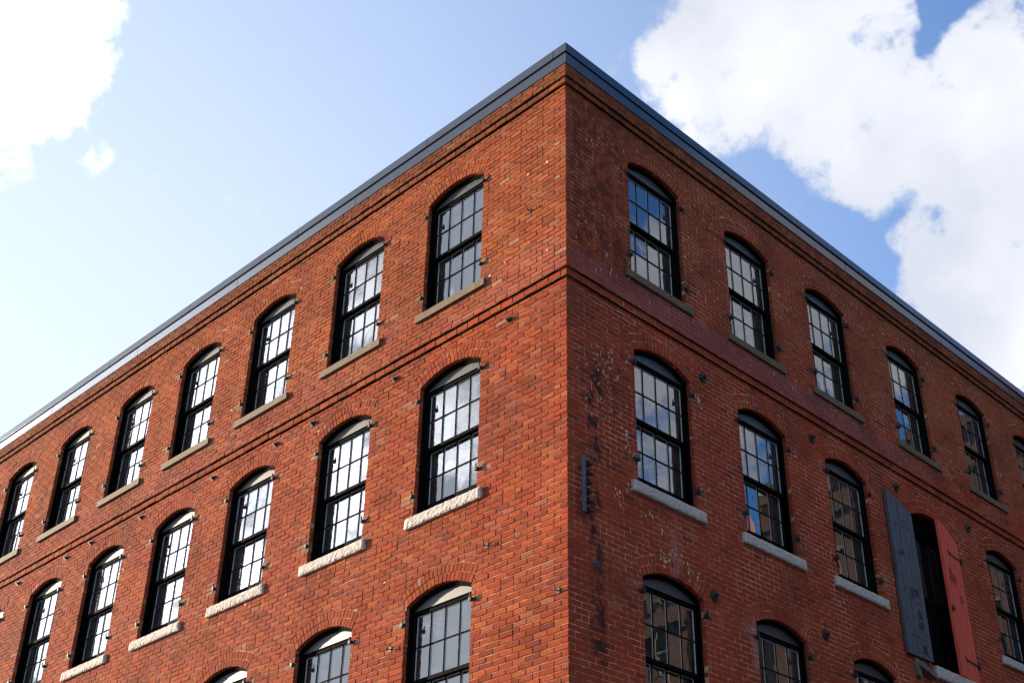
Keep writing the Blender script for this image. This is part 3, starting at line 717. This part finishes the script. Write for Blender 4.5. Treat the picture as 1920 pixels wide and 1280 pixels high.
for side_, hx, ang, lab, col, grime in (('b', 7.39, 178.5, 'weathered blue grey shutter leaf folded back against the wall', (.085, .095, .118, 1), (.030, .034, .042, 1)),
                                        ('r', 8.86, 5.6, 'faded red shutter leaf standing slightly ajar', (.74, .090, .042, 1), (.42, .050, .028, 1))):
    zb, zh, zf = -6.27, -4.03, -3.81
    mb, M = shutter(lab, col, grime, .6, .66, zb-(-4), zh-(-4), zf-(-4), side_, True)
    # the leaf is built with x running from hinge to free edge; place it
    me = mb.build('shutter', M, None, ob=False)
    o = link('shutter', me, BLD); o['label'] = lab
    if side_ == 'r':      # free edge towards smaller t, hinge at the far jamb
        me.transform(Matrix.Scale(-1, 4, (1, 0, 0))); me.flip_normals()
        o.location = (.012, hx, ZE-4); o.rotation_euler = (0, 0, math.pi/2+R_(5.6))
    else:                 # folded back flat: free edge towards the corner
        me.transform(Matrix.Scale(-1, 4, (1, 0, 0))); me.flip_normals()
        o.location = (.075, hx, ZE-4); o.rotation_euler = (0, 0, math.pi/2-R_(1.0))
    for zz in (-.30, -1.98):
        mb = MB()
        if side_ == 'r':
            mb.box(-.42, .06, -.012, -.001, zz-.012, zz+.012); mb.box(.02, .07, -.03, .01, zz-.02, zz+.02); mb.cyl((.045, -.012, zz-.05), .013, .10, 'z', 10)
            mb.prism([(-.42, zz), (-.44, zz+.04), (-.45, zz+.045), (-.40, zz+.012)], -.010, -.002)
            for q in (-.38, -.25, -.12): mb.cyl((q, -.018, zz), .011, .01, 'y', 8)
            mb.build('strap_hinge', IRON, o)
        else:
            for q in (-.16, -.34, -.50): mb.cyl((q, -.008, zz), .014, .012, 'y', 8)
            mb.build('bolt', IRON, o)
    if side_ == 'r':
        mb = MB(); mb.box(-.66, -.60, -.03, -.001, -1.28, -1.24); mb.prism([(-.62, -1.26), (-.52, -1.23), (-.60, -1.22), (-.64, -1.18)], -.02, -.006); mb.build('latch', IRON, o)

# ------------------------------------------------------------------ ironwork on the walls
def on_wall(name, mb, mats, side, t, z, parent=BLD, bevel=0):
    me = mb.build(name, mats, ob=False, bevel=bevel); o = link(name, me, parent)
    o.location = (-t, 0, ZE+z) if side == 'L' else (0, t, ZE+z)
    if side == 'R': o.rotation_euler = (0, 0, math.pi/2)
    return o
mb = MB(); mb.cyl((0, -.018, 0), .064, .03, 'y', 24, .072); mb.cyl((0, -.026, 0), .036, .010, 'y', 20); mb.cyl((0, -.052, 0), .021, .030, 'y', 6); mb.cyl((0, -.070, 0), .011, .02, 'y', 10)
disc = mb.build('anchor_plate', IRON, ob=False, bevel=.002)
for t, z in ((2.503, -3.655), (4.946, -3.60), (7.171, -3.60), (9.359, -3.58), (11.6, -3.58), (2.442, -6.60), (4.735, -6.50)):
    o = link('anchor_plate', disc, BLD); o.location = (.004, t, ZE+z); o.rotation_euler = (0, random.uniform(-1, 1), math.pi/2)
mb = MB(); mb.cyl((0, -.010, 0), .040, .02, 'y', 16); mb.cyl((0, -.034, 0), .028, .026, 'y', 6); mb.cyl((0, -.052, 0), .013, .02, 'y', 10)
nut = mb.build('anchor_plate', IRON, ob=False, bevel=.002)
for t, z in ((.962, -3.512), (3.074, -3.47), (4.831, -3.458), (5.684, -3.469), (7.263, -3.455), (9.262, -3.459), (10.823, -3.42), (11.63, -3.445), (13.331, -3.425), (15.3, -3.43)):
    o = link('anchor_plate', nut, BLD); o.location = (-t, -.003, ZE+z); o.rotation_euler = (0, random.uniform(-1, 1), 0)
mb = MB(); mb.box(-.022, .022, -.006, .01, -.03, .03); mb.cyl((0, -.055, 0), .007, .055, 'y', 8); mb.cyl((0, -.055, -.006), .007, .045, 'z', 8)
hk = mb.build('wall_hook', IRON, ob=False)
for t, z in ((1.233, -6.345), (.14, -7.165), (2.80, -7.145), (.62, -2.05)):
    o = link('wall_hook', hk, BLD); o.location = (-t, -.003, ZE+z)
mb = MB(); mb.cyl((0, -.008, 0), .035, .012, 'y', 14)
for k in range(10):
    a = 2*math.pi*k/10; b = 2*math.pi*(k+1)/10
    mb.prism([(.018*math.cos(a), .018*math.sin(a)), (.028*math.cos(a), .028*math.sin(a)), (.028*math.cos(b), .028*math.sin(b)), (.018*math.cos(b), .018*math.sin(b))], -.05, -.04)
mb.cyl((0, -.045, 0), .007, .04, 'y', 8)
on_wall('eye_bolt', mb, STEEL, 'R', .405, -6.80)
# insulator rack near the corner
rk = facade_empty('insulator_rack', .30, -5.98)
mb = MB(); mb.box(-.165, -.125, -.105, -.099, -.33, .33); mb.box(-.165, -.160, -.099, -.080, -.33, .33); mb.box(-.130, -.125, -.099, -.080, -.33, .33)
for q in (-.24, .24): mb.box(-.13, -.115, -.095, .0, q-.008, q+.008)
for q in (-.22, 0, .22): mb.cyl((-.145, -.112, q), .009, .012, 'y', 8)
mb.build('channel', STEEL, rk, bevel=.0015)
for k in range(6):
    z = -.275+k*.11; mb = MB()
    mb.box(-.13, .0, -.092, -.080, z-.005, z+.005); mb.box(-.008, .004, -.08, .0, z-.005, z+.005)
    for a, b, r0, r1 in ((0, .012, .030, .036), (.012, .014, .036, .018), (.026, .014, .018, .018), (.040, .012, .018, .034), (.052, .01, .034, .026)):
        mb.cyl((-.065, -.060, z-.03+a), r0, b, 'z', 14, r1)
    mb.build('spool', IRON, rk)
mb = MB(); mb.prism([(-.22, .0), (.20, -.10), (.20, -.02), (-.16, .09), (-.23, .06)], -.10, .02); mb.prism([(-.25, -.12), (-.16, -.16), (-.15, .10), (-.25, .12)], -.06, .02)
on_wall('timber_stub', mb, TIMBER, 'R', 7.18, -6.42, bevel=.006)

# ------------------------------------------------------------------ street and the block across it
def struct(name, mb, M):
    o = mb.build(name, M, fix=False); o['kind'] = 'structure'; return o
def m_ground(name, col, sc):
    M, T, b, co = mat(name); n = T.noise(co, sc, 6, .7); n2 = T.noise(co, .3, 4, .6)
    c = T.mix(T.rng(n, .3, .7, 0, 1), tuple(x*.7 for x in col[:3])+(1,), col); T.put(b.inputs['Base Color'], T.mix(T.rng(n2, .4, .7, 0, .4), c, tuple(x*.6 for x in col[:3])+(1,)))
    b.inputs['Roughness'].default_value = .9; T.put(b.inputs['Normal'], T.bump(n, .4, .01)); return M
mb = MB(); mb.face([(-400, -400, 0), (400, -400, 0), (400, 400, 0), (-400, 400, 0)]); struct('ground', mb, m_ground('asphalt', (.06, .058, .056, 1), 60))
mb = MB(); mb.box(-60, 3.0, -3.0, -.02, .004, .14); mb.box(.02, 3.0, -.02, 60, .004, .14); struct('pavement', mb, m_ground('concrete', (.30, .28, .25, 1), 20))

def far_block(name, label, x0, x1, y0, y1, h, step, bay):
    b = thing(name, label, 'building', (0, 0, 0))
    mb = MB()
    mb.box(x0, x1, y0, y1, 0, h); mb.box(x0-.15, x1+.15, y0-.15, y1+.15, h-.5, h-.2); mb.box(x0-.05, x1+.05, y0-.25, y1+.05, h-2.2, h-1.9)
    x = x0+.4
    while x < x1-.3: mb.box(x, x+.35, y0-.28, y0-.02, h-1.1, h-.55); x += .9
    mb.build('wall', m_bricktex(name+'_brick', (.10, .045, .026, 1), (.075, .034, .022, 1), (.12, .085, .06, 1), 1.6), b)
    mb = MB(); x = x0+2
    mb.box(x0+3, x0+4.4, y0+1, y0+2.2, h, h+2.6); mb.box(x0+3.1, x0+4.3, y0+1.1, y0+2.1, h+2.6, h+3.0); mb.build('chimney', FLATBRICK, b)
    while x < x1-1.5:
        z = 1.2
        while z < h-3:
            f = MB(); f.box(x, x+1.3, y0-.06, y0+.02, z, z+.10); f.box(x, x+1.3, y0-.06, y0+.02, z+2.0, z+2.1); f.box(x, x+.1, y0-.06, y0+.02, z+.1, z+2.0); f.box(x+1.2, x+1.3, y0-.06, y0+.02, z+.1, z+2.0); f.box(x+.1, x+1.2, y0-.04, y0+.02, z+1.0, z+1.08)
            wo = f.build('window', TIMBER, b)
            g = MB(); g.face([(x+.1, y0-.02, z+.1), (x+1.2, y0-.02, z+.1), (x+1.2, y0-.02, z+2.0), (x+.1, y0-.02, z+2.0)]); g.build('glass', BLACK, wo, fix=False)
            z += step
        x += bay
far_block('neighbouring_building', 'tall tan brick building mirrored in the panes of the shaded side', 4.5, 18.2, 30, 44, ZE+10.2, 3.4, 2.6)
far_block('neighbouring_building', 'lower tan brick wing mirrored in the lowest panes of the shaded side', 18.5, 48, 31, 44, ZE+8.3, 3.3, 2.9)

far_block('neighbouring_building', 'unseen brick block added across the side street to shade the right facade', 15, 30, 6.5, 17, 11.5, 3.3, 2.9)  # unseen block, added to keep sky light off the right wall
